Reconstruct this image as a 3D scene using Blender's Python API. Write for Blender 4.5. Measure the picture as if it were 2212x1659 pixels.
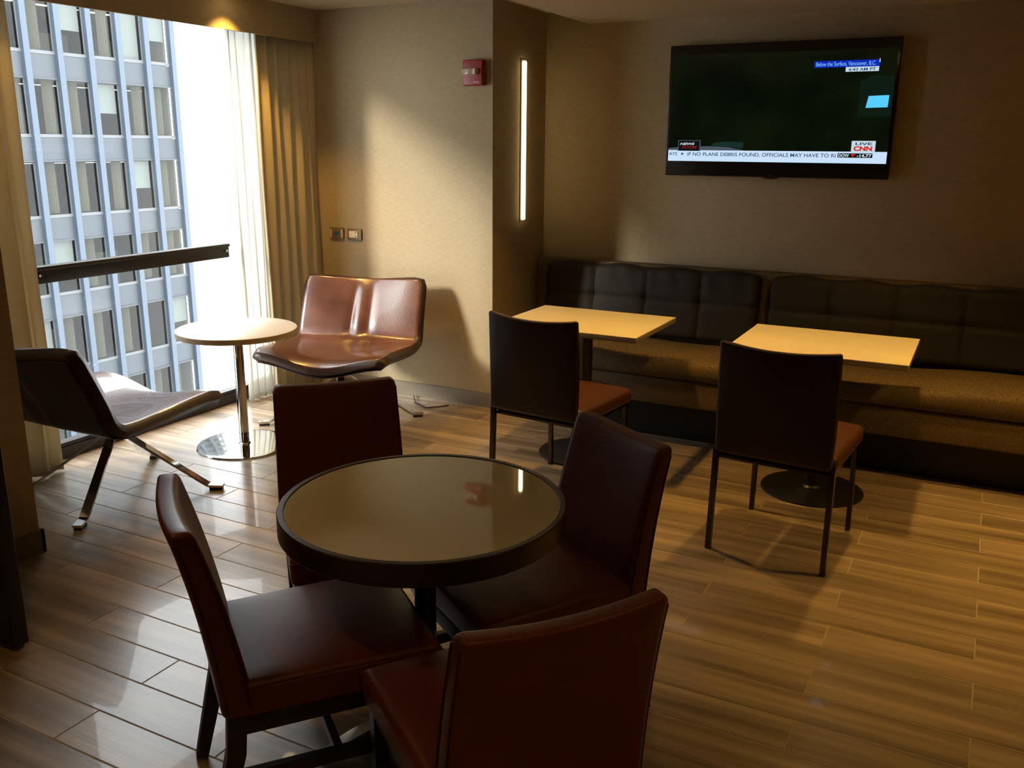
import bpy, bmesh, math, random
from mathutils import Vector, Matrix
random.seed(7)
sc = bpy.context.scene
for o in list(bpy.data.objects): bpy.data.objects.remove(o)
COL = sc.collection

# ------------------------------------------------------------------ camera
F, YAW, PIT, ROL, CH = 1957.94, 0.478, 0.259, 0.007, 1.658
fw = Vector((-math.sin(YAW)*math.cos(PIT), math.cos(YAW)*math.cos(PIT), -math.sin(PIT)))
r0 = Vector((math.cos(YAW), math.sin(YAW), 0)); u0 = r0.cross(fw)
rt = r0*math.cos(ROL)+u0*math.sin(ROL); up = -r0*math.sin(ROL)+u0*math.cos(ROL)
cd = bpy.data.cameras.new('camera'); cam = bpy.data.objects.new('camera', cd); COL.objects.link(cam)
m = Matrix((rt, up, -fw)).transposed().to_4x4(); m.translation = Vector((0, 0, CH)); cam.matrix_world = m
cd.sensor_fit = 'HORIZONTAL'; cd.sensor_width = 36; cd.lens = 36*F/2212; cd.clip_start = .05; cd.clip_end = 400
sc.camera = cam

# ------------------------------------------------------------------ sky, sun, exposure
w = bpy.data.worlds.new('sky'); sc.world = w; w.use_nodes = True
bg = w.node_tree.nodes['Background']; bg.inputs[0].default_value = (.93, .97, 1, 1); bg.inputs[1].default_value = 7.0
sl = bpy.data.lights.new('sun', 'SUN'); sl.energy = 5.0; sl.angle = math.radians(9); sl.color = (1, .96, .88)
so = bpy.data.objects.new('sun', sl); COL.objects.link(so)
so.rotation_euler = Vector((.58, .77, -.37)).to_track_quat('-Z', 'Y').to_euler()
sc.view_settings.view_transform = 'Standard'; sc.view_settings.look = 'None'
sc.view_settings.gamma = 1; sc.view_settings.use_curve_mapping = False; sc.view_settings.exposure = 0.0

# ------------------------------------------------------------------ materials
def mat(name, col, rough=.5, metal=0, bump=0, bscale=(80, 80, 80), var=0, vscale=(6, 6, 6), coat=0, emit=None, es=0, spec=.5, col2=None, rnd=0):
    M = bpy.data.materials.new(name); M.use_nodes = True; N = M.node_tree.nodes; L = M.node_tree.links
    b = N['Principled BSDF']; b.inputs['Roughness'].default_value = rough; b.inputs['Metallic'].default_value = metal
    b.inputs['Base Color'].default_value = (*col, 1); b.inputs['Coat Weight'].default_value = coat; b.inputs['Specular IOR Level'].default_value = spec
    if emit: b.inputs['Emission Color'].default_value = (*emit, 1); b.inputs['Emission Strength'].default_value = es
    tc = N.new('ShaderNodeTexCoord')
    def noise(s, det=4):
        mp = N.new('ShaderNodeMapping'); mp.inputs['Scale'].default_value = s; L.new(tc.outputs['Object'], mp.inputs[0])
        if rnd:
            oi = N.new('ShaderNodeObjectInfo'); vm = N.new('ShaderNodeVectorMath'); vm.operation = 'SCALE'
            cb = N.new('ShaderNodeCombineXYZ')
            for i in range(3): L.new(oi.outputs['Random'], cb.inputs[i])
            L.new(cb.outputs[0], vm.inputs[0]); vm.inputs['Scale'].default_value = 53; L.new(vm.outputs[0], mp.inputs['Location'])
        n = N.new('ShaderNodeTexNoise'); n.inputs['Scale'].default_value = 1; n.inputs['Detail'].default_value = det; L.new(mp.outputs[0], n.inputs[0]); return n
    if var:
        n = noise(vscale); cr = N.new('ShaderNodeValToRGB'); cr.color_ramp.elements[0].position = .3; cr.color_ramp.elements[1].position = .7
        c2 = col2 or tuple(min(1, c*(1+var)) for c in col); c1 = col if col2 else tuple(c*(1-var) for c in col)
        cr.color_ramp.elements[0].color = (*c1, 1); cr.color_ramp.elements[1].color = (*c2, 1)
        L.new(n.outputs[0], cr.inputs[0]); out = cr.outputs[0]
        if rnd:
            oi = N.new('ShaderNodeObjectInfo'); mr = N.new('ShaderNodeMapRange'); mr.inputs[3].default_value = 1-rnd; mr.inputs[4].default_value = 1+rnd
            L.new(oi.outputs['Random'], mr.inputs[0]); mx = N.new('ShaderNodeVectorMath'); mx.operation = 'SCALE'
            L.new(out, mx.inputs[0]); L.new(mr.outputs[0], mx.inputs['Scale']); out = mx.outputs[0]
        L.new(out, b.inputs['Base Color'])
    if bump:
        n = noise(bscale, 3); bp = N.new('ShaderNodeBump'); bp.inputs['Strength'].default_value = bump; bp.inputs['Distance'].default_value = .004
        L.new(n.outputs[0], bp.inputs['Height']); L.new(bp.outputs[0], b.inputs['Normal'])
    return M
def thin_glass(name, tint=(1, 1, 1), refl=.0):
    M = bpy.data.materials.new(name); M.use_nodes = True; N = M.node_tree.nodes; L = M.node_tree.links
    N.remove(N['Principled BSDF']); t = N.new('ShaderNodeBsdfTransparent'); t.inputs[0].default_value = (*tint, 1)
    g = N.new('ShaderNodeBsdfGlossy'); g.inputs['Roughness'].default_value = 0; f = N.new('ShaderNodeFresnel'); ge = N.new('ShaderNodeNewGeometry'); ma_ = N.new('ShaderNodeMapRange')
    ma_.inputs[3].default_value = 1.45; ma_.inputs[4].default_value = 1/1.45      # the same sheet seen from either side
    L.new(ge.outputs['Backfacing'], ma_.inputs[0]); L.new(ma_.outputs[0], f.inputs[0])
    x = N.new('ShaderNodeMixShader'); L.new(f.outputs[0], x.inputs[0]); L.new(t.outputs[0], x.inputs[1]); L.new(g.outputs[0], x.inputs[2])
    L.new(x.outputs[0], N['Material Output'].inputs[0]); return M
def cloth(name, col, trans, see=0, ds=(90, 90, 6)):
    M = bpy.data.materials.new(name); M.use_nodes = True; N = M.node_tree.nodes; L = M.node_tree.links
    N.remove(N['Principled BSDF']); d = N.new('ShaderNodeBsdfDiffuse'); d.inputs[0].default_value = (*col, 1)
    t = N.new('ShaderNodeBsdfTranslucent'); t.inputs[0].default_value = (*col, 1)
    x = N.new('ShaderNodeMixShader'); x.inputs[0].default_value = trans; L.new(d.outputs[0], x.inputs[1]); L.new(t.outputs[0], x.inputs[2]); out = x
    if see:
        tr = N.new('ShaderNodeBsdfTransparent'); y = N.new('ShaderNodeMixShader'); y.inputs[0].default_value = see
        L.new(x.outputs[0], y.inputs[1]); L.new(tr.outputs[0], y.inputs[2]); out = y
    L.new(out.outputs[0], N['Material Output'].inputs[0]); return M
def emis(name, col, s):
    M = bpy.data.materials.new(name); M.use_nodes = True; N = M.node_tree.nodes; N.remove(N['Principled BSDF'])
    e = N.new('ShaderNodeEmission'); e.inputs[0].default_value = (*col, 1); e.inputs[1].default_value = s
    M.node_tree.links.new(e.outputs[0], N['Material Output'].inputs[0]); return M

WALL = mat('woven_wallpaper', (.39, .305, .185), .8, bump=.35, bscale=(60, 60, 420), var=.10, vscale=(25, 25, 260), spec=.2)
CEIL = mat('ceiling_paint', (.52, .45, .34), .9, spec=.2)
BASE = mat('baseboard_paint', (.17, .135, .09), .45)
PLANK = mat('wood_look_tile', (.33, .245, .165), .30, bump=.06, bscale=(8, 160, 8), var=.50, vscale=(1.1, 17, 3), rnd=.18, spec=.8, coat=.25)
GROUT = mat('grout', (.44, .36, .26), .9)
BLACKM = mat('black_metal', (.02, .02, .02), .35, .0)
FRAME = mat('window_frame_black', (.022, .02, .018), .4)
CHROME = mat('chrome', (.72, .70, .66), .07, 1)
CHROMED = mat('dark_chrome', (.09, .078, .065), .2, 1)
STEEL = mat('brushed_steel', (.42, .38, .32), .32, 1)
LEATHER = mat('oxblood_leather', (.155, .032, .016), .38, bump=.12, bscale=(420, 420, 420), var=.12, vscale=(9, 9, 9), spec=.45)
SEAM = mat('leather_seam', (.05, .012, .008), .6)
BROWNL = mat('dark_brown_leather', (.024, .009, .006), .36, bump=.1, bscale=(300, 300, 300), spec=.45)
BROWNS = mat('brown_leather_seat', (.080, .026, .011), .42, bump=.1, bscale=(300, 300, 300))
LOUNGE = mat('cognac_leather', (.125, .043, .022), .27, bump=.10, bscale=(140, 140, 140), var=.22, vscale=(7, 7, 7), spec=.7, coat=.4)
LOUNGER = mat('dark_leather_edge', (.040, .017, .012), .45, bump=.1, bscale=(140, 140, 140))
LOUNGEB = mat('dark_leather_back', (.03, .013, .009), .4)
WOOD = mat('espresso_wood', (.022, .013, .008), .38, var=.3, vscale=(40, 40, 4))
LAMI = mat('cream_laminate', (.80, .71, .52), .38)
LAMIE = mat('laminate_edge', (.30, .24, .15), .5)
WHITE = mat('white_laminate', (.92, .92, .91), .28)
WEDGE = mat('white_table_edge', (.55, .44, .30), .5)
TWEED = mat('brown_tweed', (.045, .029, .013), .75, bump=.5, bscale=(160, 160, 500), var=.5, vscale=(110, 90, 420), col2=(.21, .145, .07), spec=.3)
CHAR = mat('charcoal_cushion', (.022, .018, .012), .7, bump=.2, bscale=(300, 300, 300), spec=.3)
FROST = mat('back_painted_glass', (.78, .71, .49), .02, coat=1, spec=1.0)
FROST.node_tree.nodes['Principled BSDF'].inputs['Coat IOR'].default_value = 1.7
TOPRIM = mat('bronze_rim', (.055, .035, .02), .35, .3)
RED = mat('alarm_red', (.30, .02, .018), .4)
CLEAR = mat('strobe_lens', (.62, .52, .40), .15, coat=.5)
PLATE = mat('bronze_plate', (.20, .13, .065), .45, .3)
IVORY = mat('ivory_plastic', (.75, .62, .42), .4)
BLUEP = mat('blue_port', (.02, .09, .17), .4)
DARKP = mat('dark_plastic', (.012, .011, .010), .3)
PRINT = mat('pale_print', (.75, .42, .38), .6)
DRAPE = cloth('drape_cloth', (.62, .53, .37), .38)
SHEER = cloth('sheer_cloth', (.80, .78, .70), .62, .26)
GLASS = thin_glass('window_glass', (.96, .98, .97))

# ------------------------------------------------------------------ mesh helpers
class MB:
    def __init__(s): s.v = []; s.f = []
    def add(s, v, f):
        k = len(s.v); s.v += [tuple(p) for p in v]; s.f += [tuple(i+k for i in q) for q in f]; return s
    def box(s, x0, x1, y0, y1, z0, z1):
        v = [(x, y, z) for z in (z0, z1) for y in (y0, y1) for x in (x0, x1)]
        return s.add(v, [(0, 2, 3, 1), (4, 5, 7, 6), (0, 1, 5, 4), (2, 6, 7, 3), (0, 4, 6, 2), (1, 3, 7, 5)])
    def rbox(s, size, r, n=(1, 1, 1), fn=None, c=(0, 0, 0)):
        hs = [q/2 for q in size]; r = min(r, min(hs)*.999); ax = []
        for h, k in zip(hs, n):
            i = h-r; a = [-h, -i-r*.414] + [-i+2*i*j/k for j in range(k+1)] + [i+r*.414, h]
            ax.append(a)
        idx = {}; V = []; Fc = []
        def vid(i, j, k):
            if (i, j, k) in idx: return idx[(i, j, k)]
            p = (ax[0][i], ax[1][j], ax[2][k]); q = [max(-(h-r), min(h-r, t)) for t, h in zip(p, hs)]
            d = [a-b for a, b in zip(p, q)]; l = math.sqrt(sum(t*t for t in d)) or 1
            o = [b+t/l*r+cc for b, t, cc in zip(q, d, c)]
            if fn: o = fn(*o)
            idx[(i, j, k)] = len(V); V.append(tuple(o)); return idx[(i, j, k)]
        nx, ny, nz = (len(a)-1 for a in ax)
        for i in range(nx):
            for j in range(ny):
                Fc.append((vid(i, j, 0), vid(i, j+1, 0), vid(i+1, j+1, 0), vid(i+1, j, 0)))
                Fc.append((vid(i, j, nz), vid(i+1, j, nz), vid(i+1, j+1, nz), vid(i, j+1, nz)))
        for i in range(nx):
            for k in range(nz):
                Fc.append((vid(i, 0, k), vid(i+1, 0, k), vid(i+1, 0, k+1), vid(i, 0, k+1)))
                Fc.append((vid(i, ny, k), vid(i, ny, k+1), vid(i+1, ny, k+1), vid(i+1, ny, k)))
        for j in range(ny):
            for k in range(nz):
                Fc.append((vid(0, j, k), vid(0, j, k+1), vid(0, j+1, k+1), vid(0, j+1, k)))
                Fc.append((vid(nx, j, k), vid(nx, j+1, k), vid(nx, j+1, k+1), vid(nx, j, k+1)))
        return s.add(V, Fc)
    def lathe(s, prof, n=48, c=(0, 0, 0)):
        V = []; Fc = []
        for a in range(n):
            t = 2*math.pi*a/n
            for r, z in prof: V.append((c[0]+r*math.cos(t), c[1]+r*math.sin(t), c[2]+z))
        m = len(prof)
        for a in range(n):
            b = (a+1) % n
            for j in range(m-1): Fc.append((a*m+j, b*m+j, b*m+j+1, a*m+j+1))
        return s.add(V, Fc)
    def sweep(s, path, w, h, upv=(0, 0, 1), n=4, taper=None):
        # rectangular (n=4) or round section swept along a path
        P = [Vector(p) for p in path]; V = []; Fc = []; U = Vector(upv)
        for i, p in enumerate(P):
            d = (P[min(i+1, len(P)-1)]-P[max(i-1, 0)]).normalized(); sd = d.cross(U).normalized(); uu = sd.cross(d).normalized()
            k = 1 if not taper else taper[i]
            for j in range(n):
                if n == 4: a, b = [(-1, -1), (1, -1), (1, 1), (-1, 1)][j]; q = p+sd*(a*w/2*k)+uu*(b*h/2*k)
                else: t = 2*math.pi*j/n; q = p+sd*(math.cos(t)*w/2*k)+uu*(math.sin(t)*h/2*k)
                V.append(q)
        for i in range(len(P)-1):
            for j in range(n): Fc.append((i*n+j, i*n+(j+1) % n, (i+1)*n+(j+1) % n, (i+1)*n+j))
        Fc.append(tuple(range(n))[::-1]); Fc.append(tuple(range((len(P)-1)*n, len(P)*n)))
        return s.add(V, Fc)
    def shell(s, f, nu, nv, t, bulge=.45):
        # a thick sheet with rounded rim; f(a,b), a,b in 0..1
        P = [[Vector(f(i/nu, j/nv)) for j in range(nv+1)] for i in range(nu+1)]
        def nrm(i, j):
            du = P[min(i+1, nu)][j]-P[max(i-1, 0)][j]; dv = P[i][min(j+1, nv)]-P[i][max(j-1, 0)]
            return du.cross(dv).normalized()
        Nn = [[nrm(i, j) for j in range(nv+1)] for i in range(nu+1)]
        V = []; Fc = []
        for sgn in (.5, -.5):
            for i in range(nu+1):
                for j in range(nv+1): V.append(P[i][j]+Nn[i][j]*t*sgn)
        A = lambda i, j: i*(nv+1)+j
        B = lambda i, j: (nu+1)*(nv+1)+i*(nv+1)+j
        for i in range(nu):
            for j in range(nv):
                Fc.append((A(i, j), A(i+1, j), A(i+1, j+1), A(i, j+1))); Fc.append((B(i, j), B(i, j+1), B(i+1, j+1), B(i+1, j)))
        ring = [(i, 0) for i in range(nu)]+[(nu, j) for j in range(nv)]+[(i, nv) for i in range(nu, 0, -1)]+[(0, j) for j in range(nv, 0, -1)]
        base = len(V)
        for (i, j) in ring:
            ii = min(max(i, 1), nu-1); jj = min(max(j, 1), nv-1)
            o = (P[i][j]-P[ii][jj]).normalized(); V.append(P[i][j]+o*t*bulge)
        R = len(ring)
        for k in range(R):
            a, b = ring[k], ring[(k+1) % R]; m0, m1 = base+k, base+(k+1) % R
            Fc.append((A(*b), A(*a), m0, m1)); Fc.append((B(*a), B(*b), m1, m0))
        return s.add(V, Fc)
    def prism(s, poly, y0, y1, axes='xz'):
        n = len(poly)
        def P(a, b, y): return (a, y, b) if axes == 'xz' else ((a, b, y) if axes == 'xy' else (y, a, b))
        V = [P(a, b, y0) for a, b in poly]+[P(a, b, y1) for a, b in poly]
        Fc = [tuple(range(n)), tuple(range(2*n-1, n-1, -1))]+[(i, n+i, n+(i+1) % n, (i+1) % n) for i in range(n)]
        return s.add(V, Fc)
    def rimmed(s, nu, nv, o, ma):
        # faces after the two sheets are the rim: give them their own material
        o.data.materials.append(ma)
        for p in o.data.polygons:
            if p.index >= 2*nu*nv: p.material_index = 1
        return o
    def tf(s, M):
        s.v = [tuple(M @ Vector(p)) for p in s.v]; return s
    def build(s, name, ma, parent=None, smooth=True, loc=None, ang=38):
        me = bpy.data.meshes.new(name); me.from_pydata([tuple(p) for p in s.v], [], s.f); me.update()
        bm = bmesh.new(); bm.from_mesh(me); bmesh.ops.recalc_face_normals(bm, faces=bm.faces); bm.to_mesh(me); bm.free()
        me.materials.append(ma)
        if smooth:
            me.polygons.foreach_set('use_smooth', [True]*len(me.polygons))
            try: me.set_sharp_from_angle(angle=math.radians(ang))
            except Exception: pass
        o = bpy.data.objects.new(name, me); COL.objects.link(o)
        if parent: o.parent = parent
        if loc: o.location = loc
        return o
def tag(o, label=None, cat=None, group=None, kind=None):
    for k, v in (('label', label), ('category', cat), ('group', group), ('kind', kind)):
        if v: o[k] = v
    return o
def empty(name, loc=(0, 0, 0), rz=0, label=None, cat=None, group=None, kind=None):
    o = bpy.data.objects.new(name, None); COL.objects.link(o); o.location = loc; o.rotation_euler.z = rz; o.empty_display_size = .1
    return tag(o, label, cat, group, kind)
def copy_tree(o, parent=None):
    c = o.copy(); COL.objects.link(c); c.parent = parent
    for ch in list(o.children): copy_tree(ch, c)
    return c
def boxo(name, ma, x0, x1, y0, y1, z0, z1, parent=None, kind=None, smooth=False):
    o = MB().box(x0, x1, y0, y1, z0, z1).build(name, ma, parent, smooth)
    if kind: o['kind'] = kind
    return o
def text_obj(name, s, ma, x0, x1, z0, z1, y, parent, bold=0, shear=0):
    cu = bpy.data.curves.new(name, 'FONT'); cu.body = s; cu.offset = bold; cu.shear = shear; cu.fill_mode = 'FRONT'
    t = bpy.data.objects.new(name, cu); COL.objects.link(t); bpy.context.view_layer.update()
    me = bpy.data.meshes.new_from_object(t.evaluated_get(bpy.context.evaluated_depsgraph_get())); bpy.data.objects.remove(t)
    xs = [v.co.x for v in me.vertices]; ys = [v.co.y for v in me.vertices]
    a, b, c, d = min(xs), max(xs), min(ys), max(ys)
    for v in me.vertices:
        v.co = (x0+(v.co.x-a)/(b-a)*(x1-x0), y, z0+(v.co.y-c)/(d-c)*(z1-z0))
    me.materials.clear(); me.materials.append(ma); o = bpy.data.objects.new(name, me); COL.objects.link(o); o.parent = parent; return o

# ------------------------------------------------------------------ room shell
YW, YB, XC, ZC, ZS = 4.957, 5.69, -2.711, 2.479, 2.40
fl = boxo('floor', GROUT, -4.45, 2.7, -2.6, 5.85, -.12, -.0010, kind='structure')
PIT_, LEN = .1561, .9328
pm = {}
def plank(x0, x1, y0, y1):
    key = (round(x1-x0, 3), round(y1-y0, 3)); loc = ((x0+x1)/2, (y0+y1)/2, 0)
    if key in pm:
        o = bpy.data.objects.new('plank', pm[key]); COL.objects.link(o); o.parent = fl; o.location = loc; return
    b = MB(); hx, hy = (x1-x0)/2, (y1-y0)/2; e = .0012
    b.add([(sx*hx, sy*hy, -.010) for sx, sy in ((-1, -1), (1, -1), (1, 1), (-1, 1))]+[(sx*hx, sy*hy, -e) for sx, sy in ((-1, -1), (1, -1), (1, 1), (-1, 1))] +
          [(sx*(hx-e), sy*(hy-e), 0) for sx, sy in ((-1, -1), (1, -1), (1, 1), (-1, 1))],
          [(8, 9, 10, 11)]+[(i, (i+1) % 4, 4+(i+1) % 4, 4+i) for i in range(4)]+[(4+i, 4+(i+1) % 4, 8+(i+1) % 4, 8+i) for i in range(4)])
    o = b.build('plank', PLANK, fl, False, loc); pm[key] = o.data
g = .0042
for k in range(-1, 29):
    y1 = 4.828-PIT_*k; y0 = y1-PIT_
    y1c = min(y1, 4.957)
    xj = .138 if k % 2 == 0 else -.330
    x = xj-LEN*5
    while x < 1.75:
        xa, xb = max(x, -4.262), min(x+LEN, 1.8)
        if xb-xa > .03: plank(xa+g/2, xb-g/2, y0+g/2, y1c-g/2)
        x += LEN
ce = empty('ceiling', kind='structure')
for xa, xb in ((-4.45, -3.3305), (-3.3275, -2.13), (-2.127, -.93), (-.927, .27), (.273, 1.47), (1.473, 2.7)):
    for ya, yb in ((-2.6, -1.2), (-1.197, 1.2), (1.203, 3.6), (3.603, 5.85)):
        if (xb <= -3.32 or True): boxo('ceiling_panel', CEIL, xa, xb, ya, yb, ZC, ZC+.03, ce)
boxo('ceiling_deck', CEIL, -4.45, 2.7, -2.6, 5.85, ZC+.031, ZC+.1, ce)
boxo('ceiling_soffit', CEIL, -2.42, 2.7, 3.9, YB, ZS, ZC-.001, kind='structure')
boxo('wall_back', WALL, -4.45, XC, YW, YB+.16, 0, ZC, kind='structure')
boxo('wall_alcove', WALL, XC-.001, 2.7, YB, YB+.16, 0, ZC, kind='structure')
boxo('wall_right', WALL, 2.55, 2.7, -2.6, YB, 0, ZC, kind='structure')
boxo('wall_front', WALL, -4.45, 2.55, -2.75, -2.6, 0, ZC, kind='structure')
boxo('wall_left', WALL, -4.45, -3.335, -2.6, 2.185, 0, ZC, kind='structure')
bb = MB().box(-4.2, XC+.012, YW-.012, YW, 0, .095).box(XC, XC+.012, YW-.012, 4.93, 0, .095).build('baseboard_back', BASE, None, False); bb['kind'] = 'structure'
bl = MB().box(-3.335, -3.322, -2.6, 2.198, 0, .10).box(-4.2, -3.322, 2.185, 2.198, 0, .10).build('baseboard_left', BASE, None, False); bl['kind'] = 'structure'
boxo('trim_1', WALL, -4.012, -3.996, 2.19, YW, 2.279, ZC, kind='structure')           # curtain valance
boxo('wall_window', WALL, -4.45, -4.262, 2.19, YW, 2.44, ZC, kind='structure')

# ------------------------------------------------------------------ window
win = empty('window_1', (-4.28, 3.55, 0), kind='structure')
def wpart(name, ma, x0, x1, y0, y1, z0, z1, par=None):
    b = MB().box(x0, x1, y0, y1, z0, z1)
    b.v = [(x+4.28, y-3.55, z) for x, y, z in b.v]; return b.build(name, ma, par or win, False)
wpart('sill', FRAME, -4.40, -4.255, 2.19, YW, 0, .060)
wpart('sill_lip', FRAME, -4.33, -4.27, 2.19, YW, .060, .085)
wpart('head', FRAME, -4.36, -4.262, 2.19, YW, 2.40, 2.44)
wpart('jamb', FRAME, -4.36, -4.262, 4.83, YW, .085, 2.40)
wpart('jamb', FRAME, -4.36, -4.262, 2.19, 2.30, .085, 2.40)
MB().add([(-.033, -1.25, .085), (-.033, 1.28, .085), (-.033, 1.28, 2.40), (-.033, -1.25, 2.40)], [(0, 1, 2, 3)]).build('glass_pane', GLASS, win, False)
rail = MB().rbox((.05, 1.36, .088), .006, c=(-4.235, 3.575, 1.0))
rail.rbox((.014, 1.36, .02), .004, c=(-4.207, 3.575, 1.033))
rail.v = [(x+4.28, y-3.55, z) for x, y, z in rail.v]; ro = rail.build('crossbar', FRAME, win)
for yy in (2.945, 4.225):
    b = MB().lathe([(0, .008), (.006, .008), (.009, .004), (.010, 0), (0, 0)], 12).tf(Matrix.Translation((-4.205+4.28, yy-3.55, 1.0)) @ Matrix.Rotation(math.pi/2, 4, 'Y'))
    b.build('bolt', CHROME, ro)
    b = MB().box(-.042, .0, -.02, .02, -.03, .03); b.v = [(x-4.262+4.28+.0, y+yy-3.55, z+1.0) for x, y, z in b.v]; b.build('bracket', FRAME, ro)

# ------------------------------------------------------------------ curtains
def curtain(name, ma, y0, y1, xm, amp, folds, label, z0=.012, z1=2.33, flare=0, ph=0.):
    nu, nv = folds*10, 14; V = []; Fc = []
    for i in range(nu+1):
        for j in range(nv+1):
            a = i/nu; h = j/nv; t = a*folds*2*math.pi+ph
            k = amp*(.80+.20*math.sin(a*9+1.3))*(1.25-.35*h)
            y = y0+(y1-y0)*a*(1+flare*(1-h)) if flare >= 0 else y1-(y1-y0)*(1-a)*(1-flare*(1-h))
            V.append((xm+k*math.sin(t)+.006*math.sin(h*7+a*14), y+.006*math.sin(2*t), z0+(z1-z0)*h))
    for i in range(nu):
        for j in range(nv): q = i*(nv+1)+j; Fc.append((q, q+nv+1, q+nv+2, q+1))
    root = empty(name, (0, 0, 0), 0, label, 'curtain', 'window curtains')
    o = MB().add(V, Fc).build('curtain_panel', ma, root, ang=180)
    so_ = o.modifiers.new('s', 'SOLIDIFY'); so_.thickness = .002
    hd = MB().box(xm-.008, xm+.008, y0, y1, z1-.004, z1+.014).build('curtain_track', CHROMED, root, False)
    hd = MB().add([(v[0], v[1], z0+.0) for v in V[::nv+1]]+[(v[0]+.003, v[1], z0+.03) for v in V[::nv+1]], [(i, i+1, nu+2+i, nu+1+i) for i in range(nu)]).build('hem', ma, root)
    return root
curtain('sheer_curtain', SHEER, 4.30, 4.62, -4.175, .022, 5, 'white sheer curtain glowing beside the right end of the window crossbar')
curtain('drape', DRAPE, 4.40, 4.955, -4.062, .034, 6, 'pleated beige drape in the corner beside the wall plates', ph=.8)
curtain('drape', DRAPE, 2.22, 2.86, -4.11, .032, 5, 'beige drape hanging at the left end of the window behind the swivel chair', ph=.3)
curtain('sheer_curtain', SHEER, 2.30, 2.90, -4.185, .015, 6, 'white sheer curtain at the left end of the window behind the beige drape')

# ------------------------------------------------------------------ building across the street
FAC = mat('facade_steel', (.055, .063, .073), .55); MUL = mat('facade_mullion', (.066, .088, .118), .5)  # facade and office colours darkened to stand in for the street's shade
INT = mat('office_interior', (.020, .020, .017), .9); INTW = mat('office_partition', (.11, .105, .085), .9); BLD = mat('office_blind', (.13, .135, .13), .8)
DRP = mat('office_drape', (.11, .095, .07), .9); GRN = mat('office_green_board', (.03, .11, .05), .8); CLIGHT = emis('office_ceiling_light', (1, .97, .9), 1.6)
SILLM = mat('office_sill', (.12, .125, .13), .6); PGL = thin_glass('office_glass', (.92, .97, .95))
XF, YE, FH, BAY = -34.0, 31.6, 3.19, 1.46
bld = empty('office_building', (XF, YE, -16.4), 0, 'grey-blue steel and glass office tower seen across the street through the window', 'building')
ZB = -16.4; NB, NF = 14, 11; Z0 = -14.9
def bp(name, ma, x0, x1, y0, y1, z0, z1, par=None, me=None):
    b = MB().box(x0, x1, y0, y1, z0, z1); b.v = [(x-XF, y-YE, z-ZB) for x, y, z in b.v]; return b.build(name, ma, par or bld, False)
bp('core', INT, XF-7, XF-6.4, YE-NB*BAY, YE, ZB, Z0+NF*FH)
bp('end_wall', INTW, XF-6.4, XF-.3, YE-.12, YE-.02, ZB, Z0+NF*FH)
bp('unseen_sky_block', FAC, XF-7, XF, -17, YE-NB*BAY-.14, ZB, Z0+NF*FH)  # unseen plain block, added to cut sky light reaching deep into the room
bp('roof', FAC, XF-7, XF, YE-NB*BAY, YE, Z0+NF*FH-.2, Z0+NF*FH+.1)
bp('base_wall', FAC, XF-7, XF-.1, YE-NB*BAY, YE, ZB, Z0-.01)
rng = random.Random(5); shared = {}
def inst(name, key, make, loc, par):
    if key not in shared:
        o = make(); shared[key] = o.data; o.parent = par; o.location = loc; return o
    o = bpy.data.objects.new(name, shared[key]); COL.objects.link(o); o.parent = par; o.location = loc; return o
for i in range(NB+1):
    inst('mullion', 'mul', lambda: MB().box(-.02, .20, -.13, .13, 0, NF*FH).build('mullion', MUL, None, False), (0, -i*BAY, Z0-ZB), bld)
for fz in range(NF):
    z = Z0+fz*FH-ZB
    o = bp('floor_slab', INTW, XF-6.4, XF-.06, YE-NB*BAY, YE-.13, Z0+fz*FH-.12, Z0+fz*FH+.1)
    for i in range(NB):
        yc = -(i+.5)*BAY
        inst('spandrel', 'sp', lambda: MB().box(-.06, .02, -BAY/2+.13, BAY/2-.13, -.23, .72).box(.02, .06, -BAY/2+.13, BAY/2-.13, -.23, -.16).build('spandrel', FAC, None, False), (0, yc, z), bld)
        wdw = inst('window', 'wd', lambda: MB().box(-.05, .03, -BAY/2+.13, BAY/2-.13, .73, .86).box(-.04, .0, -BAY/2+.13, -BAY/2+.18, 0.86, FH-.24).box(-.04, 0, BAY/2-.18, BAY/2-.13, 0.86, FH-.24).build('window', SILLM, None, False), (0, yc, z), bld)
        inst('pane', 'pn', lambda: MB().add([(-.02, -BAY/2+.18, 0.86), (-.02, BAY/2-.18, 0.86), (-.02, BAY/2-.18, FH-.24), (-.02, -BAY/2+.18, FH-.24)], [(0, 1, 2, 3)]).build('pane', PGL, None, False), (0, 0, 0), wdw)
        q = rng.random()
        if q < .12:
            inst('blind', 'bl', lambda: MB().box(-.22, -.20, -.55, .55, .88, FH-.26).build('blind', BLD, None, False), (0, 0, 0), wdw)
        elif q < .22:
            inst('blind', 'bh', lambda: MB().box(-.22, -.20, -.55, .55, 1.75, FH-.26).build('blind', BLD, None, False), (0, 0, 0), wdw)
        elif q < .92:
            def mk():
                b = MB(); V = []; n = 24
                for a in range(n+1):
                    for zz in (.88, FH-.26): V.append((-.3+.06*math.sin(a*1.6), -.56+.5*a/n, zz))
                return b.add(V, [(2*a, 2*a+2, 2*a+3, 2*a+1) for a in range(n)]).build('drape', DRP, None)
            inst('drape', 'dr', mk, (0, (0, .28, .6)[rng.randrange(3)], 0), wdw)
        if rng.random() < .3: inst('partition', 'pt', lambda: MB().box(-3.2, -3.1, -.75, .75, .11, 1.9).build('partition', INTW, None, False), (0, 0, 0), wdw)
    for i in range(0, NB, 2):
        inst('ceiling_light', 'cl', lambda: MB().box(-2.2, -1.9, -1.3, 1.3, FH-.34, FH-.32).build('ceiling_light', CLIGHT, None, False), (0, -(i+1)*BAY, z), bld)
b = bp('green_board', GRN, XF-.9, XF-.85, YE-6.6*BAY, YE-5.9*BAY, 6.0, 8.0)
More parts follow.
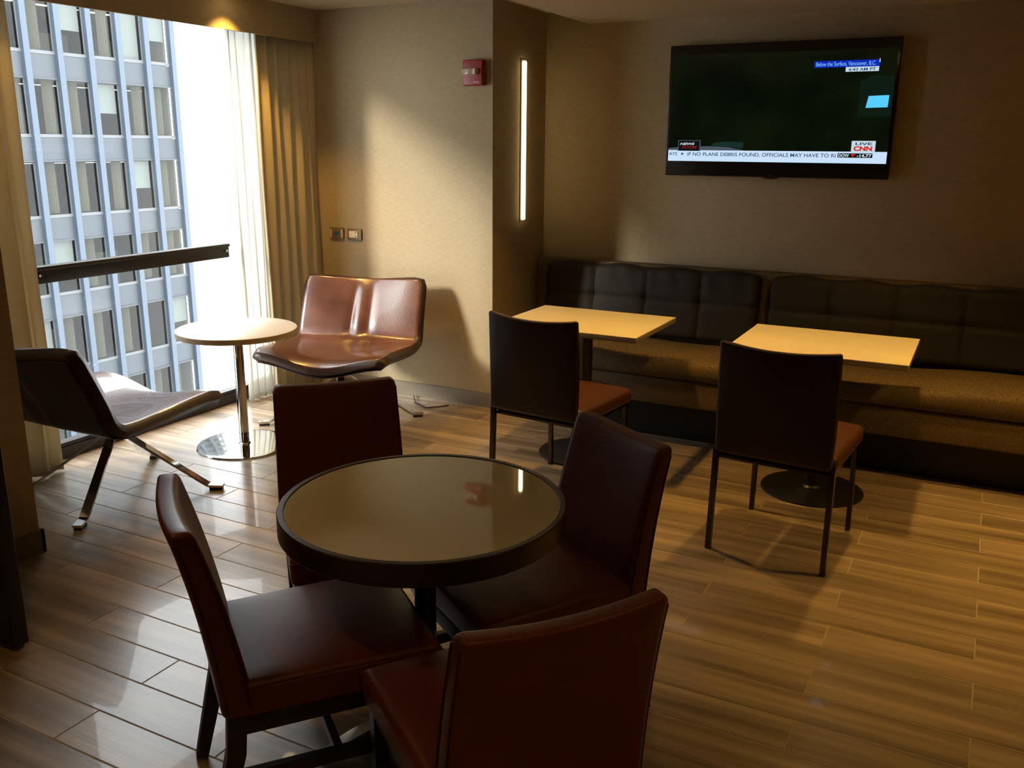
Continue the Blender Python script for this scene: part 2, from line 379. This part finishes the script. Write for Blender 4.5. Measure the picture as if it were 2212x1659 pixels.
street = boxo('street', mat('asphalt', (.05, .05, .05), .9), -60, -6, -30, 31, -17.4, -16.41, kind='structure')

# ------------------------------------------------------------------ downlights (recessed spots the room has)
LENS = emis('lamp_lens', (1, .70, .34), 12)
WARM = (1.0, .56, .12)
def downlight(x, y, z, energy, ang, label, blend=.35, tilt=(0, 0), color=WARM):
    root = empty('ceiling_downlight', (x, y, z), 0, label, 'light', 'recessed warm ceiling downlights')
    MB().lathe([(.048, -.002), (.066, -.006), (.072, -.001), (.072, .0)], 32).build('trim_ring', STEEL, root)
    MB().lathe([(0, -.0015), (.046, -.0015), (.047, -.0005), (0, -.0005)], 24).build('lens', LENS, root)
    l = bpy.data.lights.new('lamp', 'SPOT'); l.energy = energy; l.spot_size = math.radians(ang); l.spot_blend = blend; l.color = color; l.shadow_soft_size = .045
    o = bpy.data.objects.new('lamp', l); COL.objects.link(o); o.parent = root; o.location = (0, 0, -.012)
    o.rotation_euler = (math.radians(tilt[0]), math.radians(tilt[1]), 0); return root
downlight(-3.86, 4.12, ZC, 80, 95, 'downlight in the ceiling close to the valance above the side table', .5)
downlight(-3.86, 2.62, ZC, 14, 95, 'downlight in the ceiling close to the valance above the left swivel chair', .5)
downlight(-1.95, 4.05, ZS, 105, 96, 'downlight in the soffit above the left rectangular table', .7)
downlight(-.42, 4.36, ZS, 100, 94, 'downlight in the soffit above the right rectangular table', .7)
downlight(.85, 3.95, ZS, 110, 96, 'downlight in the soffit to the right of the television', .7)
downlight(-2.3, 1.0, ZC, 18, 100, 'downlight in the ceiling left of the round table', .5)
downlight(.9, 1.9, ZC, 7, 110, 'downlight in the ceiling right of the round table', .5)
downlight(.35, .1, ZC, 22, 110, 'downlight in the ceiling behind the camera position', .5)

# ------------------------------------------------------------------ wall light strip
st = empty('wall_light_strip', (XC, 5.345, 1.67), 0, 'tall thin glowing light strip on the alcove side wall', 'light')
MB().box(0, .006, -.024, .024, -.50, .50).build('backplate', BASE, st, False)
MB().rbox((.022, .026, .98), .009, (1, 1, 4), c=(.016, 0, 0)).build('diffuser', emis('strip_glow', (1, .80, .42), 7), st)

# ------------------------------------------------------------------ fire alarm, outlets, access panel
fa = empty('fire_alarm', (-2.822, YW, 2.064), 0, 'red wall-mounted fire alarm with clear strobe near the alcove corner', 'fire alarm')
MB().rbox((.136, .05, .146), .008, c=(0, -.025, 0)).build('housing', RED, fa)
MB().rbox((.106, .035, .036), .008, (4, 2, 2), lambda x, y, z: (x, y+.006*math.sin(x*160), z), c=(-.012, -.055, .006)).build('strobe_lens', CLEAR, fa)
text_obj('lettering', 'FIRE', PRINT, .008, .048, -.062, -.048, -.0512, fa, .01)
def plate(x, label):
    e = empty('wall_plate', (x, YW, 1.064), 0, label, 'wall plate', 'wall plates beside the drape')
    MB().rbox((.118, .012, .076), .004, c=(0, -.006, 0)).build('plate', PLATE, e); return e
e = plate(-3.908, 'bronze wall plate with blue data socket next to the drape')
MB().rbox((.044, .006, .02), .002, c=(.002, -.013, .002)).build('data_port', BLUEP, e)
for sx in (-.046, .046): MB().rbox((.010, .004, .056), .0018, c=(sx, -.0125, 0)).build('marking_strip', IVORY, e)
e = plate(-3.760, 'bronze wall plate with ivory power outlet, farther from the drape')
o = MB().rbox((.072, .006, .044), .003, c=(-.006, -.013, 0)).build('socket', IVORY, e)
for sz in (-.013, .013): MB().box(.012, .02, -.0168, -.0155, sz-.0035, sz+.0035).build('socket_slot', DARKP, o, False)
ap = empty('access_panel', (-3.656, YW, .60), 0, 'flush wall access panel behind the right swivel chair', 'access panel')
MB().box(-.166, .166, -.004, 0, -.158, .158).build('frame', WALL, ap, False)
MB().box(-.15, .135, -.009, -.004, -.15, .142).build('door', WALL, ap, False)
MB().sweep([(-3.30, 4.93, .012), (-3.2, 4.80, .006), (-3.08, 4.74, .005), (-3.02, 4.80, .005), (-2.98, 4.86, .005)], .008, .008, n=6).build('floor_cord', DARKP)
tag(bpy.data.objects['floor_cord'], 'thin dark cord lying on the floor below the baseboard', 'cord')

# ------------------------------------------------------------------ television
TVX0, TVX1, TVZ0, TVZ1, TVY = -1.837, -.534, 1.476, 2.236, 5.60
W, H = TVX1-TVX0, TVZ1-TVZ0
tv = empty('television', ((TVX0+TVX1)/2, TVY, (TVZ0+TVZ1)/2), 0, 'large black flat television on the alcove wall showing a live news broadcast', 'television')
X_ = lambda u: -W/2+u*W
Z_ = lambda v: H/2-v*H
BEZ = mat('tv_bezel', (.008, .007, .006), .18); 
MB().rbox((W, .05, H), .006, c=(0, .025, 0)).build('body', BEZ, tv)
MB().box(-.22, .22, .05, YB-TVY, -.2, .2).build('wall_mount', BLACKM, tv, False)
SCR = bpy.data.materials.new('screen_picture'); SCR.use_nodes = True; N = SCR.node_tree.nodes; L = SCR.node_tree.links; pb = N['Principled BSDF']
pb.inputs['Base Color'].default_value = (.004, .004, .004, 1); pb.inputs['Roughness'].default_value = .12
tc = N.new('ShaderNodeTexCoord'); nz = N.new('ShaderNodeTexNoise'); nz.inputs['Scale'].default_value = 3; L.new(tc.outputs['Object'], nz.inputs[0])
cr = N.new('ShaderNodeValToRGB'); cr.color_ramp.elements[0].position = .35; cr.color_ramp.elements[0].color = (.001, .0035, .001, 1); cr.color_ramp.elements[1].position = .75; cr.color_ramp.elements[1].color = (.006, .011, .003, 1)
L.new(nz.outputs[0], cr.inputs[0]); L.new(cr.outputs[0], pb.inputs['Emission Color']); pb.inputs['Emission Strength'].default_value = .7
scr = MB().box(X_(.014), X_(.986), -.0015, 0, Z_(.885), Z_(.075)).build('screen', SCR, tv, False)
E = {k: emis('screen_'+k, c, s) for k, c, s in (('white', (.62, .80, 1), .95), ('pale', (.70, .86, .95), .8), ('blue', (.006, .03, .55), .8), ('sky', (.20, .50, 1), .9), ('cyan', (.10, .62, 1), 1.0),
     ('navy', (.03, .09, .22), .7), ('black', (.008, .009, .012), .6), ('red', (.85, .03, .02), .75), ('dred', (.32, .02, .015), .6), ('grey', (.10, .13, .15), .6), ('car', (.10, .12, .17), .7), ('teal', (.012, .035, .03), .8))}
def srect(name, k, u0, u1, v0, v1, y=-.0025, par=scr): return MB().box(X_(u0), X_(u1), y, y+.0006, Z_(v1), Z_(v0)).build(name, E[k], par, False)
srect('ticker_bar', 'white', .014, .986, .80, .885)
text_obj('ticker_text', 'AYS', E['navy'], X_(.018), X_(.058), Z_(.842), Z_(.816), -.0032, scr, .012)
MB().prism([(X_(.078), Z_(.818)), (X_(.078), Z_(.840)), (X_(.092), Z_(.829))], -.0034, -.0030).build('ticker_arrow', E['navy'], scr, False)
text_obj('ticker_text', 'IF NO PLANE DEBRIS FOUND, OFFICIALS MAY HAVE TO RI', E['navy'], X_(.108), X_(.776), Z_(.848), Z_(.816), -.0032, scr, .012)
srect('index_box', 'black', .784, .928, .812, .844, -.0031)
text_obj('index_text', 'DOW', E['pale'], X_(.788), X_(.832), Z_(.840), Z_(.817), -.0037, scr, .03)
MB().prism([(X_(.838), Z_(.818)), (X_(.858), Z_(.818)), (X_(.848), Z_(.839))], -.0038, -.0035).build('index_arrow', E['red'], scr, False)
text_obj('index_value', '-14.77', E['pale'], X_(.864), X_(.924), Z_(.840), Z_(.817), -.0037, scr, .03)
srect('channel_box', 'pale', .838, .936, .722, .806, -.0029)
text_obj('live_text', 'LIVE', E['navy'], X_(.854), X_(.922), Z_(.752), Z_(.734), -.0036, scr, .03)
text_obj('channel_logo', 'CNN', E['red'], X_(.848), X_(.924), Z_(.795), Z_(.760), -.0036, scr, .05)
srect('programme_box', 'grey', .060, .168, .722, .806, -.0029); srect('programme_box_inner', 'black', .064, .163, .727, .802, -.0032)
text_obj('programme_text', 'NEWS', E['pale'], X_(.070), X_(.140), Z_(.760), Z_(.742), -.0038, scr, .03, .25)
text_obj('programme_text', 'ROOM', E['dred'], X_(.078), X_(.152), Z_(.788), Z_(.766), -.0038, scr, .04, .25)
srect('caption_banner', 'blue', .652, .920, .152, .199)
text_obj('caption_text', 'Below the Surface, Vancouver, B.C.', E['sky'], X_(.660), X_(.904), Z_(.194), Z_(.160), -.0033, scr, .012)
srect('banner_edge', 'pale', .917, .9205, .146, .172, -.0030)
srect('time_box', 'pale', .784, .918, .199, .232); text_obj('time_text', '6:43 AM PT', E['navy'], X_(.797), X_(.906), Z_(.228), Z_(.206), -.0033, scr, .02)
MB().prism([(X_(.888), Z_(.405)), (X_(.970), Z_(.400)), (X_(.968), Z_(.485)), (X_(.880), Z_(.488))], -.0030, -.0024).build('bright_window', E['cyan'], scr, False)
MB().prism([(X_(.014), Z_(.80)), (X_(.014), Z_(.785)), (X_(.08), Z_(.775)), (X_(.2), Z_(.768)), (X_(.3), Z_(.775)), (X_(.38), Z_(.80))], -.0024, -.0018).build('car_hood', E['car'], scr, False)
MB().prism([(X_(.215), Z_(.765)), (X_(.235), Z_(.742)), (X_(.28), Z_(.732)), (X_(.36), Z_(.735)), (X_(.37), Z_(.742)), (X_(.365), Z_(.785)), (X_(.3), Z_(.772))], -.0026, -.0020).build('windshield', E['teal'], scr, False)
MB().prism([(X_(.85), Z_(.55)), (X_(.85), Z_(.30)), (X_(.90), Z_(.26)), (X_(.984), Z_(.27)), (X_(.984), Z_(.55))], -.0021, -.0016).build('dim_doorway', emis('screen_dim', (.005, .012, .007), 1), scr, False)
lg = MB().rbox((.09, .02, .014), .006, (4, 1, 1), lambda x, y, z: (x, y, z+.004*(x/.045)**2), c=(0, .012, -H/2-.004)).build('sensor_chin', CHROMED, tv)
text_obj('maker_mark', 'LG', mat('mark_grey', (.12, .11, .10), .4), -.013, .013, -H/2+.010, -H/2+.019, -.0006, tv, .01)

# ------------------------------------------------------------------ banquette
bq = empty('banquette', (-.5, 5.2, 0), 0, 'long tweed upholstered banquette bench along the alcove wall under the television', 'bench')
BX0, BX1 = -2.705, 1.74
def bqp(name, ma, mb): mb.v = [(x+.5, y-5.2, z) for x, y, z in mb.v]; return mb.build(name, ma, bq)
BS = -2.27          # the seat stops short of the alcove corner
bqp('plinth', mat('plinth_black', (.006, .005, .004), .5), MB().box(BS+.02, BX1, 4.925, YB, 0, .234))
bqp('front_panel', TWEED, MB().rbox((BX1-BS, .10, .155), .012, (8, 1, 1), c=((BS+BX1)/2, 4.826, .310)))
def sfn(x, y, z):
    a = (y-4.75)/.6
    return (x, y, z+(.012*math.sin(x*2.1)+.01*math.sin(x*5.3+1))*(1 if z > .42 else .0)-(.03*a*a if z > .42 else 0))
bqp('seat_cushion', TWEED, MB().rbox((BX1-BS, .86, .115), .045, (60, 6, 1), sfn, c=((BS+BX1)/2, 5.185, .444)))
bqp('back_frame', TWEED, MB().rbox((BX1-BX0, .10, .50), .02, (10, 1, 2), lambda x, y, z: (x, y+(z-.45)*.06, z), c=((BX0+BX1)/2, 5.60, .665)))
def cushion(x0, x1, label):
    cols = 4; wv = (x1-x0)/cols; z0, z1 = .475, .905
    def f(x, y, z):
        fr = 1 if y < 5.53 else 0
        a = (x-x0) % wv; a = min(a, wv-a); edge = min(x-x0, x1-x); bz = abs(z-.705)
        d = 0
        if edge > .06: d += .014*math.exp(-(a/.016)**2)
        d += .009*math.exp(-(bz/.016)**2)+.014*math.exp(-(a/.035)**2-(bz/.035)**2)
        d += .004*math.sin(x*47+z*6)*max(0, (z-.7))*5
        return (x, y+d*fr+(z-z0)*.13, z+.008*math.cos((x-x0)/wv*2*math.pi+math.pi)*(z > .86))
    o = bqp('back_cushion', CHAR, MB().rbox((x1-x0, .13, z1-z0), .04, (72, 1, 26), f, c=((x0+x1)/2, 5.505, (z0+z1)/2))); o['label'] = label
cushion(-2.60, -1.178, 'charcoal tufted back cushion'); cushion(-1.115, .307, 'charcoal tufted back cushion'); cushion(.37, 1.70, 'charcoal tufted back cushion')

# ------------------------------------------------------------------ rectangular tables
def rect_table(x0, y0, label):
    W_, D_ = .790, .632; t = empty('rectangular_table', (x0+W_/2, y0+D_/2, 0), 0, label, 'table', 'cream rectangular pedestal tables')
    tp = MB().rbox((W_, D_, .006), .0015, c=(0, 0, .746)).build('table_top', LAMI, t)
    MB().rbox((W_, D_, .022), .002, c=(0, 0, .7315)).build('edge_band', LAMIE, tp)
    MB().lathe([(0, .717), (.11, .717), (.11, .708), (.045, .700), (.038, .69), (.038, .03), (.05, .02), (.05, .012), (0, .012)], 32).build('pedestal', BLACKM, t)
    MB().lathe([(0, .014), (.222, .014), (.243, .009), (.246, .004), (.246, 0), (0, 0)], 64).build('base_disc', BLACKM, t); return t
rect_table(-2.241, 4.108, 'cream rectangular pedestal table on the left, beside the alcove side wall')
rect_table(-1.018, 4.145, 'cream rectangular pedestal table on the right, under the television')

# ------------------------------------------------------------------ slim side chairs at the rectangular tables
def side_chair(rl, a, label):
    w_, d_ = .478, .520; c, s = math.cos(a), math.sin(a)
    ox, oy = rl[0]+c*w_/2-s*d_/2, rl[1]+s*w_/2+c*d_/2
    t = empty('side_chair', (ox, oy, 0), a, label, 'chair', 'slim chairs at the rectangular tables')
    def bf(x, y, z):
        h = (z-.44)/.47
        return (x*(1-.0*h)*(1+.02*math.sin(h*3)), y-.035*h*h+.030*(1-(2*x/w_)**2)*-1*min(1, max(0, h*1.5))+.02*h, z-.018*(1-(2*x/w_)**2)*max(0, (h-.8)*5))
    MB().rbox((w_-.010, .036, .47), .013, (12, 1, 10), bf, c=(0, -d_/2-.004, .678)).build('backrest', BROWNL, t)
    MB().rbox((w_+.016, d_+.0, .075), .026, (8, 8, 1), lambda x, y, z: (x*(1-.04*(y+.2)), y, z+.010*(1-(2*x/w_)**2)*(z > .46)), c=(0, .02, .452)).build('seat', BROWNS, t)
    MB().box(-w_/2+.01, w_/2-.01, -d_/2+.02, d_/2-.01, .405, .416).build('seat_frame', CHROMED, t, False)
    for sx in (-1, 1):
        MB().sweep([(sx*w_/2, -d_/2, 0), (sx*(w_/2-.004), -d_/2+.014, .45)], .022, .022, (0, 1, 0)).build('leg', CHROMED, t, False)
        MB().sweep([(sx*(w_/2-.02), d_/2, 0), (sx*(w_/2-.024), d_/2-.01, .42)], .020, .020, (0, 1, 0)).build('leg', CHROMED, t, False)
    return t
side_chair((-2.006, 3.66), -.115, 'dark brown leather side chair at the left rectangular table, seen from behind')
side_chair((-.891, 3.546), -.086, 'dark brown leather side chair at the right rectangular table, seen from behind')

# ------------------------------------------------------------------ round dining table
rtb = empty('round_table', (-1.258, 1.914, 0.003), 0, 'round dining table with pale glass top and dark bronze rim', 'table')
MB().lathe([(0, .7228), (.3650, .7228), (.3662, .7220), (.3662, .712), (0, .712)], 96).build('glass_top', FROST, rtb, ang=8)
MB().lathe([(.3665, .712), (.3665, .7240), (.368, .7252), (.3825, .7252), (.385, .7225), (.385, .668), (.380, .663), (.20, .663), (.20, .711), (.3665, .711)], 96).build('rim', TOPRIM, rtb)
MB().lathe([(0, .664), (.10, .664), (.10, .652), (.034, .645), (.030, .63), (.030, .10), (.05, .085), (.05, .07), (0, .07)], 32).build('column', CHROMED, rtb)
for k in range(4):
    a = math.radians(231+90*k); P = []
    for j in range(13):
        q = j/12; r = .03+.275*q; P.append((r*math.cos(a), r*math.sin(a), (.0065+.085*math.cos(q*math.pi/2)**.8)))
    MB().sweep(P, .044, .018).build('foot', STEEL, rtb)

# ------------------------------------------------------------------ dining chairs (upholstered, around the round table)
def dining_chair():
    t = empty('dining_chair', cat='chair', group='oxblood dining chairs around the round table')
    WT, WB = .425, .445
    def bf(x, y, z):
        h = (z-.36)/.48; k = (WB+(WT-WB)*h)/WB; x2 = x*k
        lean = -.105*h*(.55+.45*h)
        th = 1-.30*h
        return (x2, -.205+y*th+lean+.016*(2*x/WB)**2*(.3+h*.7)-.010, z-.010*(1-(2*x/WB)**2)*max(0, (h-.85)/.15))
    b = MB().rbox((WB, .078, .48), .020, (12, 2, 12), bf, c=(0, 0, .60)).build('backrest', LEATHER, t)
    for sx in (-1, 1):      # stitched seam along each side of the backrest
        for sy in (-.030, .030):
            P = [bf(sx*(WB/2-.0005), sy*.9, .385+.43*i/10) for i in range(11)]
            MB().sweep([(p[0]+sx*.0006, p[1], p[2]) for p in P], .003, .003, (0, 1, 0)).build('seam', SEAM, b)
    def sf(x, y, z):
        cr = (1-(2*x/.46)**2)*(1-((y-.06)/.24)**2)
        return (x*(1+.03*(y-.06)/.24), y, z+(.016*max(0, cr) if z > .40 else 0))
    s = MB().rbox((.452, .495, .095), .020, (10, 10, 2), sf, c=(0, .035, .4025)).build('seat', LEATHER, t)
    ring = []
    for (x, y) in [(-.226, -.15), (-.226, .282), (.226, .282), (.226, -.15)]: ring.append(sf(x, y, .433))
    MB().sweep([ring[0], ring[1]], .005, .005, n=6).sweep([ring[1], ring[2]], .005, .005, n=6).sweep([ring[2], ring[3]], .005, .005, n=6).build('piping', LEATHER, s)
    MB().rbox((.42, .49, .05), .004, c=(0, .035, .335)).build('seat_rail', WOOD, t)
    for sx in (-1, 1):
        MB().sweep([(sx*.192, -.215, .40), (sx*.190, -.225, .26), (sx*.186, -.285, 0.006)], .040, .046, (0, 1, 0), taper=[1, .95, .68]).build('leg', WOOD, t, False)
        MB().lathe([(0, .007), (.013, .007), (.015, 0), (0, 0)], 12, (sx*.186, -.286, 0)).build('glide', STEEL, t)
        MB().sweep([(sx*.195, .265, .345), (sx*.196, .27, .006)], .040, .040, (0, 1, 0), taper=[1, .72]).build('leg', WOOD, t, False)
        MB().lathe([(0, .007), (.013, .007), (.015, 0), (0, 0)], 12, (sx*.196, .27, 0)).build('glide', STEEL, t)
        MB().sweep([(sx*.189, -.235, .185), (sx*.195, .268, .185)], .020, .034, (0, 0, 1)).build('stretcher', WOOD, t, False)
    MB().sweep([(-.19, .02, .185), (.19, .02, .185)], .020, .030, (0, 0, 1)).build('stretcher', WOOD, t, False)
    return t
proto = dining_chair()
spots = [(-1.437, 1.643, -.675, 'oxblood leather dining chair on the left of the round table, shown in profile'),
         (-1.772, 2.264, -2.336, 'oxblood leather dining chair at the far side of the round table, facing the camera'),
         (-1.062, 2.197, 2.56, 'oxblood leather dining chair on the right of the round table, tucked under it'),
         (-.832, 1.548, .912, 'oxblood leather dining chair in the foreground, its back to the camera')]
for i, (x, y, a, lab) in enumerate(spots):
    o = proto if i == 0 else copy_tree(proto)
    o.location = (x, y, 0); o.rotation_euler.z = a; o['label'] = lab

# ------------------------------------------------------------------ lounge side table
stb = empty('side_table', (-3.58, 3.63, 0), 0, 'round white side table on a chrome pedestal between the swivel chairs', 'table')
tp = MB().lathe([(0, .675), (.318, .675), (.322, .672), (0, .672)], 80).build('table_top', WHITE, stb)
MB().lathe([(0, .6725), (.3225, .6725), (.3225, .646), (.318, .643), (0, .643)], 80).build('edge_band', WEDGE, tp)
MB().lathe([(.12, .643), (.12, .636), (.033, .634), (.027, .63), (.027, .02), (.034, .014), (0, .012)], 32).build('pedestal', CHROME, stb)
MB().lathe([(0, .012), (.24, .012), (.258, .009), (.262, .004), (.262, 0), (0, 0)], 72).build('base_disc', CHROME, stb)

# ------------------------------------------------------------------ swivel lounge chairs
def lounge_chair(label, cap):
    t = empty('swivel_chair', label=label, cat='chair', group='swivel lounge chairs by the window')
    w_ = .80
    def prof(v):        # v 0 (front edge) .. 1 (top of back) -> (y, z)
        pts = [(.305, .435), (.24, .452), (.12, .448), (-.05, .435), (-.20, .428), (-.275, .438), (-.318, .480), (-.345, .56), (-.385, .66), (-.430, .765), (-.452, .815)]
        x = v*(len(pts)-1); i = min(int(x), len(pts)-2); q = x-i
        p0, p1, p2, p3 = (pts[max(0, min(len(pts)-1, i+k))] for k in (-1, 0, 1, 2))
        cr_ = lambda a, b, c, d: .5*((2*b)+(-a+c)*q+(2*a-5*b+4*c-d)*q*q+(-a+3*b-3*c+d)*q**3)
        return cr_(p0[0], p1[0], p2[0], p3[0]), cr_(p0[1], p1[1], p2[1], p3[1])
    def f(a, b):
        x = (a-.5)*w_; y, z = prof(b); s = 2*a-1
        fr = max(0, 1-b/.5); bk = max(0, (b-.5)/.5)
        cl = max(0, 1-abs(b-.5)/.5)
        dip = math.cos(s*math.pi/2)**2
        z += (.016-.070*dip)*fr**1.2
        z -= .022*dip*bk**2
        y -= .060*dip*bk*(1-.1*bk)
        y += .0
        fold = (math.exp(-((s-.02)/.07)**2)-.8*math.exp(-((s-.17)/.06)**2)-.7*math.exp(-((s+.14)/.07)**2))*.012*math.sin(min(1, bk*1.1)*math.pi)
        y += fold
        # rounded corners
        for e in (b, 1-b):
            if e < .08 and abs(s) > .84:
                k = (1-e/.08)*(abs(s)-.84)/.16; x -= math.copysign(.016*k, s)
        x *= 1-.03*bk
        return (x, y, z)
    mb_ = MB().shell(f, 40, 44, .060, .42); sh = mb_.rimmed(40, 44, mb_.build('seat_shell', LOUNGE, t, ang=70), LOUNGER)
    MB().shell(lambda a, b: (lambda p: (p[0]*.985, p[1]-(.028 if b > .5 else 0.0), p[2]-.034))(f(a, b)), 24, 30, .006).build('outer_shell', LOUNGEB, sh, ang=70)
    MB().lathe([(0, .385), (.034, .385), (.034, .315), (.026, .305), (.026, .27), (0, .27)], 28).build('swivel_column', STEEL, t)
    MB().box(-.11, .11, -.11, .11, .362, .372).build('mounting_plate', CHROMED, t, False)
    MB().sweep([(.02, -.03, .335), (.10, -.12, .332)], .008, .008, n=8).sweep([(.095, -.114, .332), (.115, -.136, .332)], .016, .012, n=8).build('lever', DARKP, t)
    for k in range(4):
        a = math.radians(45+90*k+cap); P = []
        for r, z in ((.0, .292), (.03, .290), (.06, .276), (.42, .028), (.432, .022), (.500, .020)): P.append((r*math.cos(a), r*math.sin(a), z))
        lg = MB().sweep(P, .042, .012).build('leg', CHROME, t, False)
        MB().sweep([(r*math.cos(a), r*math.sin(a), .0075) for r in (.435, .495)], .034, .015).build('glide', DARKP, lg, False)
    return t
o = lounge_chair('cognac leather swivel chair at the left, seen from the side beside the wall pier', -16); o.location = (-3.63, 2.83, 0)
o = lounge_chair('cognac leather swivel chair in the corner, facing the room beyond the side table', -19.3); o.location = (-3.385, 4.265, 0); o.rotation_euler.z = math.pi+.25

# ------------------------------------------------------------------ black panel at the left edge
bpn = empty('partition_panel', (-3.0, 1.66, 0), 0, 'black upright panel at the far left edge of the view', 'panel')
MB().rbox((.66, .055, 1.10), .004, c=(-.04, 0, .565)).build('panel_leaf', DARKP, bpn)
MB().box(-.35, .27, -.02, .02, 0, .02).build('foot_strip', BASE, bpn, False)
